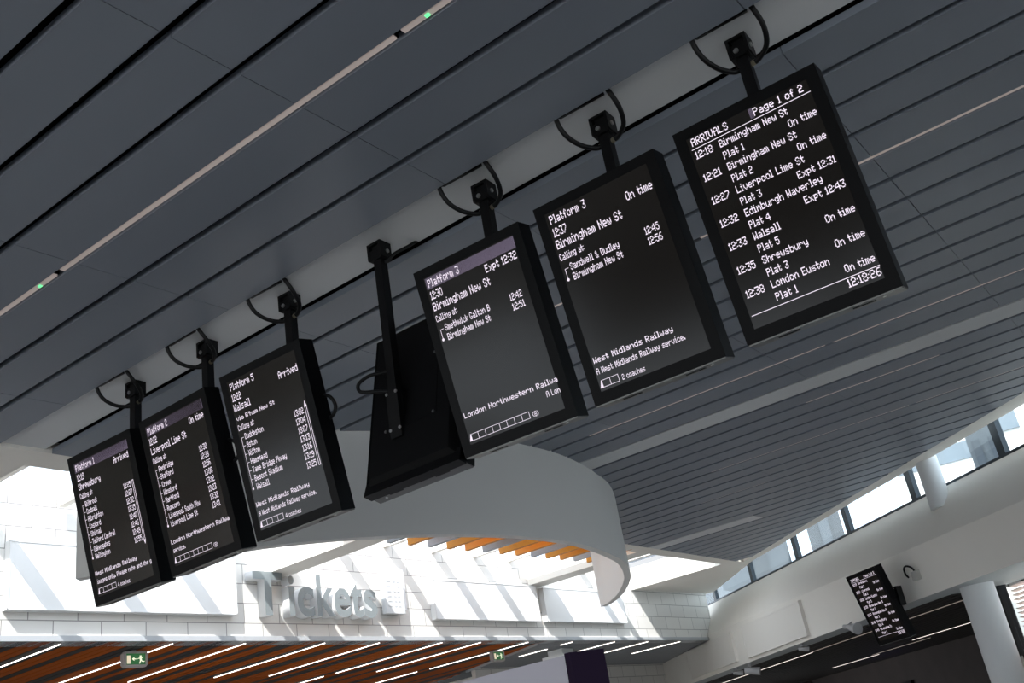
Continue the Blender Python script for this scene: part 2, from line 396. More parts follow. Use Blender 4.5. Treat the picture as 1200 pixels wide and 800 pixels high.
# ticket emblem: two overlapping ticket sheets
M['plate'] = mat('pale_ticket_plate', (0.60, 0.62, 0.63), 0.5)
M['mark'] = mat('pale_grey_mark', (0.545, 0.565, 0.58), 0.5)
emb = empty('ticket_emblem', wp(11.55, 4.45, 0)); tag(emb, 'white ticket shaped emblem of two raised plates after the Tickets letters', 'sign')
def emb_plate(name, pts, off0, off1, m):
    mb = MB(); n = len(pts); o_ = emb.location
    A = [wp(y, z, off0) - o_ for y, z in pts]; B = [wp(y, z, off1) - o_ for y, z in pts]
    mb.v += [tuple(p) for p in A + B]; mb.f += [tuple(reversed(range(n))), tuple(range(n, 2 * n))]; mb.mi += [0, 0]
    for i in range(n): mb.f.append((i, (i + 1) % n, n + (i + 1) % n, n + i)); mb.mi.append(0)
    return mb.build(name, m, emb)
front = emb_plate('ticket_plate', [(11.48, 4.48), (11.89, 4.48), (11.89, 5.02), (11.85, 5.02), (11.85, 5.10), (11.53, 5.10), (11.53, 5.02), (11.48, 5.02)], 0.06, 0.14, M['plate'])
emb_plate('rear_plate', [(11.60, 4.55), (12.01, 4.55), (12.01, 5.19), (11.60, 5.19)], 0.001, 0.07, M['letter_side'])
mb = MB()
for i in range(6):
    for q in ((11.54, 11.62), (11.68, 11.72), (11.76, 11.80)):
        z = 4.58 + i * 0.075
        A = [wp(y, zz, off) - emb.location for zz in (z, z + 0.018) for (y, off) in ((q[0], 0.138), (q[0], 0.144), (q[1], 0.144), (q[1], 0.138))]
        mb = MB(); mb.hexa(A); mb.build('ticket_mark', M['mark'], front)

# ------------------------------------------------------------------ lower ticket hall ceiling and what is under it
def bulk_x(y): return -10.74 - (y - 15.62) * 2.35 / 0.98
mb = MB(); y = -9.0; i = 0
pat = [0, 0, 0, 1, 0, 1, 1, 0, 0, 0, 0, 1, 0, 0, 1, 1, 0, 0, 1, 0, 0, 0, 1, 1, 0]
zl = lambda x, yy: lz(yy); zh = lambda x, yy: lz(yy) + 0.05
while y < 17.6:
    y1 = y + 0.118
    xr = wx(y) + 0.0
    if y > 15.62: xr = max(bulk_x(y), -18)
    mb.prism([(-18, y), (xr, y), (xr, y1), (-18, y1)], zl, zh, pat[i % len(pat)])
    y += 0.135; i += 1
y = 15.62
while y < 24.5:
    y1 = y + 0.11; xl = max(bulk_x(y), -12.9)
    mb.prism([(xl, y), (wx(y), y), (wx(y), y1), (xl, y1)], zl, zh, 2)
    y += 0.127
mb.prism([(-18, -9), (wx(-9) - 0.03, -9), (wx(24.5) - 0.03, 24.5), (-18, 24.5)], lambda x, yy: lz(yy) + 0.07, lambda x, yy: lz(yy) + 0.10, 3)
struct(mb.build('ceiling.003', [M['wood'], M['wood2'], M['greyslat'], M['void']]))
mb = MB()
A = [Vector((bulk_x(yy) + dx, yy, lz(yy) - dz)) for dz in (0.035, -0.01) for (yy, dx) in ((15.60, -0.02), (15.60, 0.05), (16.62, 0.05), (16.62, -0.02))]
mb.hexa(A); struct(mb.build('trim_5', M['flash']))
mb = MB(); mb.box((-12.95, 20.9, 2.2), (0.1, 8.6, 4.6)); mb.box((-18.05, 4, 2.0), (0.1, 27, 4.2)); mb.box((-15.5, 17.2, 1.95), (5.0, 0.1, 4.3))
struct(mb.build('wall_rear', M['tile']))

def lamp_strip(name, x0, x1, y, zf, w, m, body, lab, group, led=None, drop=0.0):
    root = empty(name, ((x0 + x1) / 2, y, zf(y)))
    mb = MB(); L = x1 - x0
    mb.box((0, 0, 0.035 - drop), (L, w + 0.014, 0.04)); mb.build('lamp_housing', M[body], root)
    mb = MB(); mb.box((0, 0, 0.010 - drop), (L - 0.01, w, 0.012)); mb.build('diffuser', M[m], root)
    if led is not None:
        mb = MB(); mb.box((led - (x0 + x1) / 2, 0, 0.001 - drop), (0.022, 0.016, 0.008)); mb.build('indicator_light', M['led'], root)
    tag(root, lab, 'ceiling light', group); return root
G1 = 'thin unlit light strips in the slatted ceiling'
def top_lamp(x0, x1, y, lab, led=None): return lamp_strip('ceiling_light_strip', x0, x1, y, lambda yy: cz(yy) + 0.004, 0.030, 'lamp_off_glow', 'black', lab, G1, led)
top_lamp(-7.3, -4.83, 2.82, 'pale ceiling light strip left of the hanging displays, far end with a green dot', -4.99)
top_lamp(-4.77, -2.15, 2.82, 'long pale ceiling light strip across the upper left slats, between two dark gaps')
top_lamp(-2.11, 0.50, 2.82, 'pale ceiling light strip at the top edge of the photo, with a green dot', -1.96)
top_lamp(-4.6, -2.2, 5.84, 'thin ceiling light strip glimpsed between the hanging displays on the second lamp line')
top_lamp(-2.13, 0.5, 5.84, 'thin pale ceiling light strip running off right of the arrivals display')
top_lamp(-4.95, -2.33, 8.82, 'thin ceiling light strip below the two middle right hanging displays, left length')
top_lamp(-2.26, 0.3, 8.82, 'thin ceiling light strip below the arrivals display, right length')
top_lamp(-3.12, -1.68, 10.35, 'short thin ceiling light strip just beyond the wide pale ceiling beam')
top_lamp(-5.0, -2.42, 11.84, 'thin ceiling light strip on the farther slats, left length above the windows')
top_lamp(-2.34, -0.5, 11.84, 'thin ceiling light strip on the farther slats, right length above the windows')
top_lamp(-5.9, -4.85, 13.33, 'faint short ceiling light strip farthest over, near the clerestory windows')

G2 = 'lit strips under the low ticket hall ceiling'
def low_lamp(x0, x1, y, lab): return lamp_strip('ticket_hall_light', x0, min(x1, wx(y) - 0.06), y, lz, 0.010, 'lamp_on', 'black', lab, G2, drop=0.022)
LL = [(-13.9, -10.60, 6.51, 'bright strip light under the low ceiling at the far left'),
      (-14.6, -10.60, 7.95, 'bright strip light passing behind the left green exit sign'),
      (-13.27, -10.57, 9.04, 'bright strip light, first to the right of the left exit sign'),
      (-13.10, -10.52, 10.41, 'bright strip light, second to the right of the left exit sign'),
      (-13.09, -10.55, 11.48, 'bright strip light below the s of the Tickets sign'),
      (-13.01, -10.55, 12.87, 'bright strip light below the ticket emblem'),
      (-14.6, -13.25, 12.84, 'short bright strip light low down at the bottom edge, left of the ticket emblem'),
      (-12.95, -10.40, 13.83, 'bright strip light just left of the right exit sign'),
      (-14.4, -13.06, 15.05, 'short bright strip light at the bottom edge, left of the right exit sign'),
      (-12.82, -10.36, 15.13, 'bright strip light passing behind the right green exit sign'),
      (-11.76, -11.07, 16.54, 'short bright strip light left of the white canopy column'),
      (-10.73, -10.24, 16.48, 'very short bright strip light right of the white canopy column'),
      (-11.71, -10.28, 17.94, 'bright strip light above the purple edged board'),
      (-11.59, -10.24, 19.20, 'bright strip light right of the purple edged board'),
      (-11.55, -10.20, 20.55, 'rightmost bright strip light under the low grey ceiling')]
for a in LL: low_lamp(*a)
def exit_sign(y, lab):
    z1 = lz(y); root = empty('exit_sign', (-11.2, y, z1))
    a = (Vector((0.12, 1, 0)).normalized(), Vector((0, 0, 1)), Vector((1, -0.12, 0)).normalized())
    mb = MB(); w, h, d = (0.32, 0.19, 0.07); ch = 0.03
    pts = [(-w/2+ch, -h/2), (w/2-ch, -h/2), (w/2, -h/2+ch), (w/2, h/2-ch), (w/2-ch, h/2), (-w/2+ch, h/2), (-w/2, h/2-ch), (-w/2, -h/2+ch)]
    c = Vector((0, 0, -h / 2 - 0.02)); n = len(pts)
    mb.v += [tuple(c + a[0] * p + a[1] * q) for p, q in pts] + [tuple(c + a[0] * p + a[1] * q + a[2] * d) for p, q in pts]
    mb.f += [tuple(reversed(range(n))), tuple(range(n, 2 * n))]; mb.mi += [0, 0]
    for i in range(n): mb.f.append((i, (i + 1) % n, n + (i + 1) % n, n + i)); mb.mi.append(0)
    mb.box(Vector((0, 0, -0.01)), (0.05, 0.05, 0.03)); mb.build('sign_body', M['exitbody'], root)
    def q(p0, p1, q0, q1, e, m, name):
        mb = MB(); cc = c + a[2] * (d + e) + a[0] * (p0 + p1) / 2 + a[1] * (q0 + q1) / 2; mb.box(cc, (p1 - p0, q1 - q0, 0.004), a); return mb.build(name, M[m], root)
    fc = q(-0.12, 0.125, -0.065, 0.065, 0.001, 'exitgreen', 'sign_face')
    # +a0 is to the right as seen from the hall
    q(-0.115, -0.07, -0.055, 0.042, 0.004, 'exitcream', 'door_symbol')
    mb = MB(); e = d + 0.005
    def seg(x0, y0, x1, y1, t):
        A = Vector((x0, y0)); B = Vector((x1, y1)); dd = (B - A).normalized(); nn = Vector((-dd.y, dd.x)) * t / 2
        mb.face([c + a[2] * e + a[0] * p.x + a[1] * p.y for p in (A - nn, B - nn, B + nn, A + nn)])
    seg(0.048, 0.030, 0.072, 0.030, 0.022); seg(0.055, 0.018, 0.066, -0.018, 0.026); seg(0.052, 0.012, 0.022, 0.0, 0.010); seg(0.066, 0.010, 0.092, 0.018, 0.010)
    seg(0.062, -0.016, 0.092, -0.032, 0.013); seg(0.060, -0.016, 0.046, -0.056, 0.013); seg(0.092, -0.032, 0.112, -0.028, 0.010)
    mb.build('running_figure', M['exitwhite'], root)
    mb = MB(); seg(-0.04, 0.0, 0.005, 0.0, 0.012); seg(-0.045, 0.0, -0.02, 0.018, 0.010); seg(-0.045, 0.0, -0.02, -0.018, 0.010); mb.build('arrow', M['exitwhite'], root)
    tag(root, lab, 'exit sign', 'green exit signs under the low ceiling')
exit_sign(7.70, 'green running figure exit sign under the orange slats at far left')
exit_sign(15.06, 'small green exit sign near the grey diagonal edge, left of the canopy column')

M['column_w'] = mat('bright_white_column', (0.86, 0.87, 0.87), 0.5)
mb = MB(); mb.box((-11.2, 17.17, 2.03), (0.5, 0.60, 4.06)); mb.box((-11.2, 17.17, 4.12), (0.34, 0.40, 0.10)); 
o = mb.build('canopy_column', M['column_w'], origin=(-11.2, 17.17, 0)); tag(o, 'square white column under the low ceiling behind the purple edged board', 'column')

# mauve board with a purple end
bd = empty('information_board', (-4.9, 6.35, 0))
mb = MB(); mb.box((-0.15, 0, 1.247), (2.0, 0.20, 2.494)); mb.build('board_panel', M['board'], bd)
mb = MB(); mb.hexa([(0.852, -0.105, 0), (0.90, -0.105, 0), (1.045, 0.12, 0), (0.852, 0.12, 0), (0.852, -0.105, 2.505), (0.90, -0.105, 2.505), (1.045, 0.12, 2.505), (0.852, 0.12, 2.505)])
mb.build('end_panel', M['purple'], bd)
tag(bd, 'pale mauve board with a dark purple end, its top rising at the bottom edge', 'board')

# ------------------------------------------------------------------ right wall, clerestory windows
mb = MB(); S0, S1 = -5.5, 26.0
prof = lambda s: [rp(s, r_soffit(s), -0.50), rp(s, r_soffit(s), 0.0), rp(s, r_crease(s), 0.0)]
def cove(s):
    out = []; n = 8; zb = w_base(s + 0.417); z0 = r_crease(s)
    for i in range(1, n + 1):
        t = i / n; out.append(rp(s, z0 + (zb - z0) * (0.97 * t + 0.03 * math.sin(t * PI / 2)), -0.585 * (0.75 * t + 0.25 * t * t)))
    zl_ = out[-1]
    out.append(rp(s, zb, -0.80)); return out
A = prof(S0) + cove(S0); B = prof(S1) + cove(S1); n = len(A)
mb.v += [tuple(p) for p in A + B]
for i in range(n):
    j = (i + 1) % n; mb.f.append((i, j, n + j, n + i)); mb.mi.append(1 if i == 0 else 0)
mb.f += [tuple(reversed(range(n))), tuple(range(n, 2 * n))]; mb.mi += [0, 0]
o = struct(mb.build('wall_right', [M['plaster'], M['soffit']])); smooth_angle(o, 20)

win = struct(empty('window_1', vp(0, w_base(0))))
def wz(s): return cz(vp(s, 0).y) + 0.25
def vbox(name, s0, s1, off0, off1, zlo, zhi, m, parent=win, sl=0.0):
    mb = MB(); o_ = Vector(win.location)
    P = [vp(s, zlo(s), off) - o_ for (s, off) in ((s0, off0), (s0, off1), (s1, off1), (s1, off0))] + [vp(s, zhi(s), off) - o_ for (s, off) in ((s0, off0), (s0, off1), (s1, off1), (s1, off0))]
    mb.hexa(P); return mb.build(name, m, parent)
mul = [-0.08, 2.33, 4.71, 6.93, 9.15, 11.43, 13.7, 16.0, 18.3]
for a, b in zip([-1.0] + mul, mul + [20.6]):
    vbox('pane', a, b, -0.035, -0.025, lambda s: w_base(s) - 0.02, wz, M['glass'])
for s in mul:
    vbox('mullion', s - 0.075, s + 0.075, -0.07, 0.01, lambda q: w_base(q) - 0.02, wz, M['mullion'])
vbox('window_sill', -1.0, 20.6, -0.10, 0.012, lambda s: w_base(s) - 0.04, lambda s: w_base(s) + 0.012, M['mullion'])

def cyl(name, c, r, z0, z1, m, lab, cat, flare=0):
    mb = MB(); mb.tube([(c[0], c[1], z0), (c[0], c[1], z1)], r, 28); o = mb.build(name, m, origin=(c[0], c[1], z0)); smooth_angle(o, 50)
    return tag(o, lab, cat)
pc = vp(10.08, 0, 0.22)
cyl('round_column', pc, 0.155, 4.42, cz(pc.y) + 0.3, M['column'], 'short round white column standing in front of the clerestory windows', 'column')
pl = Vector((-3.06, 15.30, 0)); cyl('round_column', pl, 0.225, 0.0, 3.4, M['column'], 'tall round white column at the lower right, beside the black window frame', 'column')

def rbox(mb, s0, s1, off0, off1, zlo, zhi, mi=0, o_=Vector((0, 0, 0))):
    P = [rp(s, zlo(s), off) - o_ for (s, off) in ((s0, off0), (s0, off1), (s1, off1), (s1, off0))] + [rp(s, zhi(s), off) - o_ for (s, off) in ((s0, off0), (s0, off1), (s1, off1), (s1, off0))]
    mb.hexa(P, mi)
def right_panel(s0, s1, z0, z1, lab):
    root = empty('blank_panel', rp(s0, z0(s0))); o_ = Vector(root.location)
    mb = MB(); rbox(mb, s0, s1, 0.001, 0.055, z0, z1, 0, o_); mb.build('panel_body', M['panel_r'], root)
    mb = MB(); rim = 0.03
    rbox(mb, s0, s1, 0.05, 0.062, z0, lambda s: z0(s) + rim, 0, o_); rbox(mb, s0, s1, 0.05, 0.062, lambda s: z1(s) - rim, z1, 0, o_)
    rbox(mb, s0, s0 + rim, 0.05, 0.062, z0, z1, 0, o_); rbox(mb, s1 - rim, s1, 0.05, 0.062, z0, z1, 0, o_)
    mb.build('panel_rim', M['panel_r'], root); tag(root, lab, 'sign panel', 'blank panels on the right wall')
M['panel_r'] = mat('wall_white_panel', (0.80, 0.77, 0.72), 0.5)
right_panel(2.17, 5.17, lambda s: 3.525 - 0.018 * (s - 2.2), lambda s: 4.17 - 0.027 * (s - 2.2), 'blank white panel on the right wall, left of the small wall display')
right_panel(-1.60, 1.52, lambda s: 3.60 - 0.013 * (s + 1.5), lambda s: 4.22 - 0.015 * (s + 1.6), 'blank white panel on the right wall, nearest the tiled corner')

# dark hall beyond the right wall
mb = MB(); off = -0.52
while off > -6.5:
    rbox(mb, -9.5, 8.95, off - 0.20, off, r_soffit, lambda s: r_soffit(s) + 0.05, 0); off -= 0.235
rbox(mb, -9.5, 8.95, -6.8, -0.5, lambda s: r_soffit(s) + 0.08, lambda s: r_soffit(s) + 0.12, 1)
rbox(mb, 8.9, 26, -1.26, -0.45, lambda s: r_soffit(s) + 0.002, lambda s: r_soffit(s) + 0.1, 2)
struct(mb.build('ceiling.004', [M['darkslat'], M['void'], M['soffit']]))
mb = MB(); rbox(mb, -9.5, 9.0, -6.7, -6.5, lambda s: 0.0, lambda s: r_soffit(s) + 0.1); rbox(mb, -9.6, -9.5, -6.7, -0.05, lambda s: 0.0, lambda s: r_soffit(s))
struct(mb.build('wall_rear.001', M['darkwall']))
def dark_lamp(s0, s1, off, m, lab):
    root = empty('hall_light_strip', rp((s0 + s1) / 2, r_soffit((s0 + s1) / 2), off)); o_ = Vector(root.location)
    mb = MB(); rbox(mb, s0, s1, off - 0.017, off + 0.017, lambda s: r_soffit(s) - 0.004, lambda s: r_soffit(s) + 0.05, 0, o_); mb.build('lamp_housing', M['black'], root)
    mb = MB(); rbox(mb, s0 + .01, s1 - .01, off - 0.007, off + 0.007, lambda s: r_soffit(s) - 0.012, lambda s: r_soffit(s) - 0.003, 0, o_); mb.build('diffuser', M[m], root)
    tag(root, lab, 'ceiling light', 'thin lights in the dark hall at lower right')
dark_lamp(-3.6, 2.2, -1.34, 'lamp_mid', 'brightest thin light strip in the dark ceiling, below the blank wall panel')
dark_lamp(2.3, 8.4, -1.27, 'lamp_warm', 'dim thin light strip running behind the small wall display, nearest the wall')
dark_lamp(-4.4, -1.7, -4.85, 'lamp_mid', 'short thin light strip in the dark ceiling, second line from the wall')
dark_lamp(-1.6, 1.2, -4.6, 'lamp_warm', 'faint thin light strip in the second line from the wall, left of the warm strip')
dark_lamp(1.3, 3.8, -4.1, 'lamp_mid', 'warm short light strip deep in the dark hall, left of the round column')

# window with louvres at the right edge
w2 = struct(empty('window_2', rp(9.0, 0, -1.13))); o_ = Vector(w2.location)
mb = MB(); rbox(mb, 8.90, 9.20, -1.22, -1.08, lambda s: 2.36, r_soffit, 0, o_); rbox(mb, 9.20, 12.6, -1.22, -1.10, lambda s: 2.30, lambda s: 2.36, 0, o_); rbox(mb, 12.6, 12.8, -1.22, -1.08, lambda s: 2.30, r_soffit, 0, o_)
mb.build('window_frame', M['black'], w2)
mb = MB(); rbox(mb, 9.2, 12.6, -1.15, -1.14, lambda s: 2.36, r_soffit, 0, o_); mb.build('pane', M['glass'], w2)
mb = MB(); rbox(mb, 8.90, 26, -1.24, -1.12, lambda s: 0.0, lambda s: 2.30, 0); rbox(mb, 12.8, 26, -1.24, -1.12, lambda s: 2.30, r_soffit, 0)
rbox(mb, 8.90, 9.00, -6.5, -1.25, lambda s: 0.0, lambda s: r_soffit(s) - 0.02, 0)
struct(mb.build('wall_right.001', M['plaster']))
bl = empty('louvre_blind', rp(9.3, 2.36, -1.35)); o_ = Vector(bl.location)
for k in range(15):
    mb = MB(); z = 2.40 + k * 0.062; 
    P = [rp(s, z + dz + tz, off) - o_ for tz in (0, 0.006) for (s, off, dz) in ((9.15, -1.37, 0.0), (9.15, -1.29, 0.028), (12.5, -1.29, 0.028), (12.5, -1.37, 0.0))]
    mb.hexa(P); mb.build('blind_slat', M['louvre'], bl)
tag(bl, 'pale pink louvre blind in the black framed window at the right edge', 'blind')

# small fittings on the right wall
cb = empty('cable_box', rp(9.15, 3.60)); o_ = Vector(cb.location)
mb = MB(); rbox(mb, 9.03, 9.18, 0.001, 0.06, lambda s: 3.57, lambda s: 3.70, 0, o_); mb.build('box_body', M['cablebox'], cb)
mb = MB(); mb.tube([p - o_ for p in spline([rp(9.11, 3.69, 0.03), rp(9.09, 3.76, 0.06), rp(9.0, 3.80, 0.08), rp(8.91, 3.78, 0.07), rp(8.86, 3.71, 0.04), rp(8.85, 3.66, 0.0)], 5)], 0.014); mb.build('conduit', M['black'], cb)
tag(cb, 'small beige box with an arched black conduit on the wall right of the wall display', 'cable box')
def spot(s, lab, big=1.0):
    z = r_soffit(s); root = empty('spotlight', rp(s, z, -0.12)); o_ = Vector(root.location)
    mb = MB(); mb.tube([(0, 0, 0.0), (0, 0, -0.05 * big)], 0.035 * big, 12); mb.tube([(0, 0, -0.05 * big), (0, 0, -0.10 * big)], 0.013, 8); mb.build('base', M['horn'], root)
    mb = MB(); mb.tube([(-0.10 * big, -0.03, -0.10 * big), (0.02, 0.0, -0.12 * big), (0.14 * big, 0.04, -0.15 * big)], [0.045 * big, 0.06 * big, 0.065 * big], 14); mb.build('lamp_head', M['horn'], root)
    tag(root, lab, 'spotlight', 'small white fittings under the right wall edge')
spot(1.75, 'white cylindrical spotlight under the wall edge below the two blank panels', 1.25)
spot(0.95, 'small white fitting under the wall edge, leftmost of the row', 0.8)
spot(4.45, 'small white dome fitting under the wall edge below the right blank panel', 0.7)
ls = empty('loudspeaker', rp(7.05, r_soffit(7.05), 0.2)); o_ = Vector(ls.location)
mb = MB(); mb.tube([(0.17, -0.14, -0.13), (0.11, -0.09, -0.11), (0.0, 0, -0.06), (-0.04, 0.03, -0.05)], [0.09, 0.075, 0.045, 0.035], 18); o = mb.build('horn', M['horn'], ls); smooth_angle(o, 50)
mb = MB(); mb.tube([(-0.04, 0.03, -0.05), (-0.11, 0.09, -0.03)], [0.038, 0.034], 14); mb.build('driver', M['horn'], ls)
mb = MB(); mb.tube([(-0.04, 0.03, -0.03), (-0.02, 0.10, -0.01), (0.0, 0.17, 0.02)], 0.014, 8); mb.build('bracket', M['horn'], ls)
tag(ls, 'grey horn loudspeaker under the wall edge, left behind the small wall display', 'loudspeaker')
tv = empty('wall_television', rp(-4.0, 2.62, -6.45)); o_ = Vector(tv.location)
mb = MB(); rbox(mb, -5.6, -3.4, -6.49, -6.40, lambda s: 2.1, lambda s: 2.9, 0, o_); mb.build('television_body', M['black'], tv)
mb = MB(); rbox(mb, -4.6, -3.5, -6.395, -6.38, lambda s: 2.2, lambda s: 2.8, 0, o_); mb.build('television_screen', M['bluescreen'], tv)
tag(tv, 'dark screen glowing blue at the bottom edge inside the dark hall', 'television')
fs = empty('shop_sign', rp(3.2, 2.35, -6.45)); o_ = Vector(fs.location)
mb = MB(); rbox(mb, 2.3, 4.0, -6.49, -6.40, lambda s: 1.5, lambda s: 1.97, 0, o_); mb.build('sign_board', M['darkwall'], fs)
mb = MB(); rbox(mb, 2.3, 4.0, -6.39, -6.36, lambda s: 1.98, lambda s: 2.05, 0, o_); mb.build('red_bar', M['redlamp'], fs)
tag(fs, 'dark sign with a red bar on the rear wall of the dark hall', 'sign')

# ------------------------------------------------------------------ displays
FONT = {' ': '', '!': '5F', '&': '3649562050', "'": '0007', '(': '1C2241', ')': '41221C', ',': '8070', '.': '6060', '-': '080808', ':': '24',
 '0': '3E4141413E', '1': '427F40', '2': '7249494946', '3': '2141494D33', '4': '181412127F10', '5': '2745454539', '6': '3C4A494931', '7': '4121110907', '8': '3649494936', '9': '464949291E',
 'A': '7E0909097E', 'B': '7F49494936', 'C': '3E41414122', 'D': '7F4141413E', 'E': '7F49494941', 'F': '7F09090901', 'G': '3E41415173', 'H': '7F0808087F', 'I': '417F41', 'J': '2040413F01', 'K': '7F08142241',
 'L': '7F40404040', 'M': '7F021C027F', 'N': '7F0408107F', 'O': '3E4141413E', 'P': '7F09090906', 'Q': '3E4151215E', 'R': '7F09192946', 'S': '2649494932', 'T': '01017F0101', 'U': '3F4040403F',
 'V': '1F2040201F', 'W': '7F2018207F', 'X': '6314081463', 'Y': '0304780403', 'Z': '6159494D43',
 'a': '2054545478', 'b': '7F44444438', 'c': '3844444428', 'd': '384444447F', 'e': '3854545418', 'f': '087E0902', 'g': '18A4A4A47C', 'h': '7F08040478', 'i': '447D40', 'j': '80847D', 'k': '7F102844', 'l': '417F40',
 'm': '7C04780478', 'n': '7C08040478', 'o': '3844444438', 'p': 'FC24242418', 'q': '18242424FC', 'r': '7C08040408', 's': '4854545424', 't': '043F4424', 'u': '3C4040207C', 'v': '1C2040201C', 'w': '3C4030403C',
 'x': '4428102844', 'y': '1CA0A0A07C', 'z': '4464544C44'}
SW, SH, TILT = 0.697, 1.049, 0.2328
DUP = Vector((0, -math.sin(TILT), math.cos(TILT)))          # up along the face
DNF = Vector((0, -math.cos(TILT), -math.sin(TILT)))         # out of the face, towards the viewer
DC = Vector((0, -0.188, -1.05))                             # centre of the face below the pole top
DX = Vector((1, 0, 0))
DAX = (DX, DUP, DNF)
def sp(u, v, e=0.0): return DC + DX * (u - 0.5) * SW + DUP * (0.5 - v) * SH + DNF * e

def text_mesh(mb, s, u0, u1, vtop, vbase, e=0.0012, align='l'):
    cols_ = []
    for ch in s:
        g = FONT[ch]; bs = [int(g[i:i + 2], 16) for i in range(0, len(g), 2)]
        cols_ += (bs if ch != ' ' else [0, 0, 0]) + [0]
    cols_ = cols_[:-1]; n = len(cols_); du = (u1 - u0) / n; dv = (vbase - vtop) / 7.0
    for i, b in enumerate(cols_):
        r = 0
        while r < 8:
            if b >> r & 1:
                q = r
                while q + 1 < 8 and b >> (q + 1) & 1: q += 1
                ua, ub = u0 + i * du, u0 + (i + 1.08) * du; va, vb = vtop + r * dv, vtop + (q + 1) * dv
                mb.face([sp(ua, vb, e), sp(ub, vb, e), sp(ub, va, e), sp(ua, va, e)])
                r = q + 1
            else: r += 1
def rect(mb, u0, u1, v0, v1, e=0.0012): mb.face([sp(u0, v1, e), sp(u1, v1, e), sp(u1, v0, e), sp(u0, v0, e)])

def twidth(s, cw):
    n = sum((len(FONT[c]) // 2 if c != ' ' else 3) + 1 for c in s) - 1; return n * cw
def line(root, s, u0, vtop, vbase, cw=None, u1=None, right=None):
    w = twidth(s, cw) if cw else u1 - u0
    if right is not None: u0 = right - w
    mb = MB(); text_mesh(mb, s, u0, u0 + w, vtop, vbase); return mb.build('text_line', M['text'], root)

def coaches(root, n, txt, u_txt1):
    mb = MB(); t = 0.0035; tv_ = 0.0022; x = [0.105 + 0.066 * i for i in range(n + 1)]; v0, v1 = 0.895, 0.930
    rect(mb, x[0], x[-1], v0, v0 + tv_); rect(mb, x[0] - 0.018, x[-1], v1 - tv_, v1)
    for q in x[1:]: rect(mb, q - t, q, v0, v1)
    mb.face([sp(x[0] - 0.022, v1, 0.0012), sp(x[0] + 0.004, v1, 0.0012), sp(x[0] + 0.002, v0, 0.0012), sp(x[0] - 0.004, v0, 0.0012)])
    mb.build('train_icon', M['text'], root)
    line(root, txt, x[-1] + 0.024, 0.904, 0.930, u1=u_txt1)

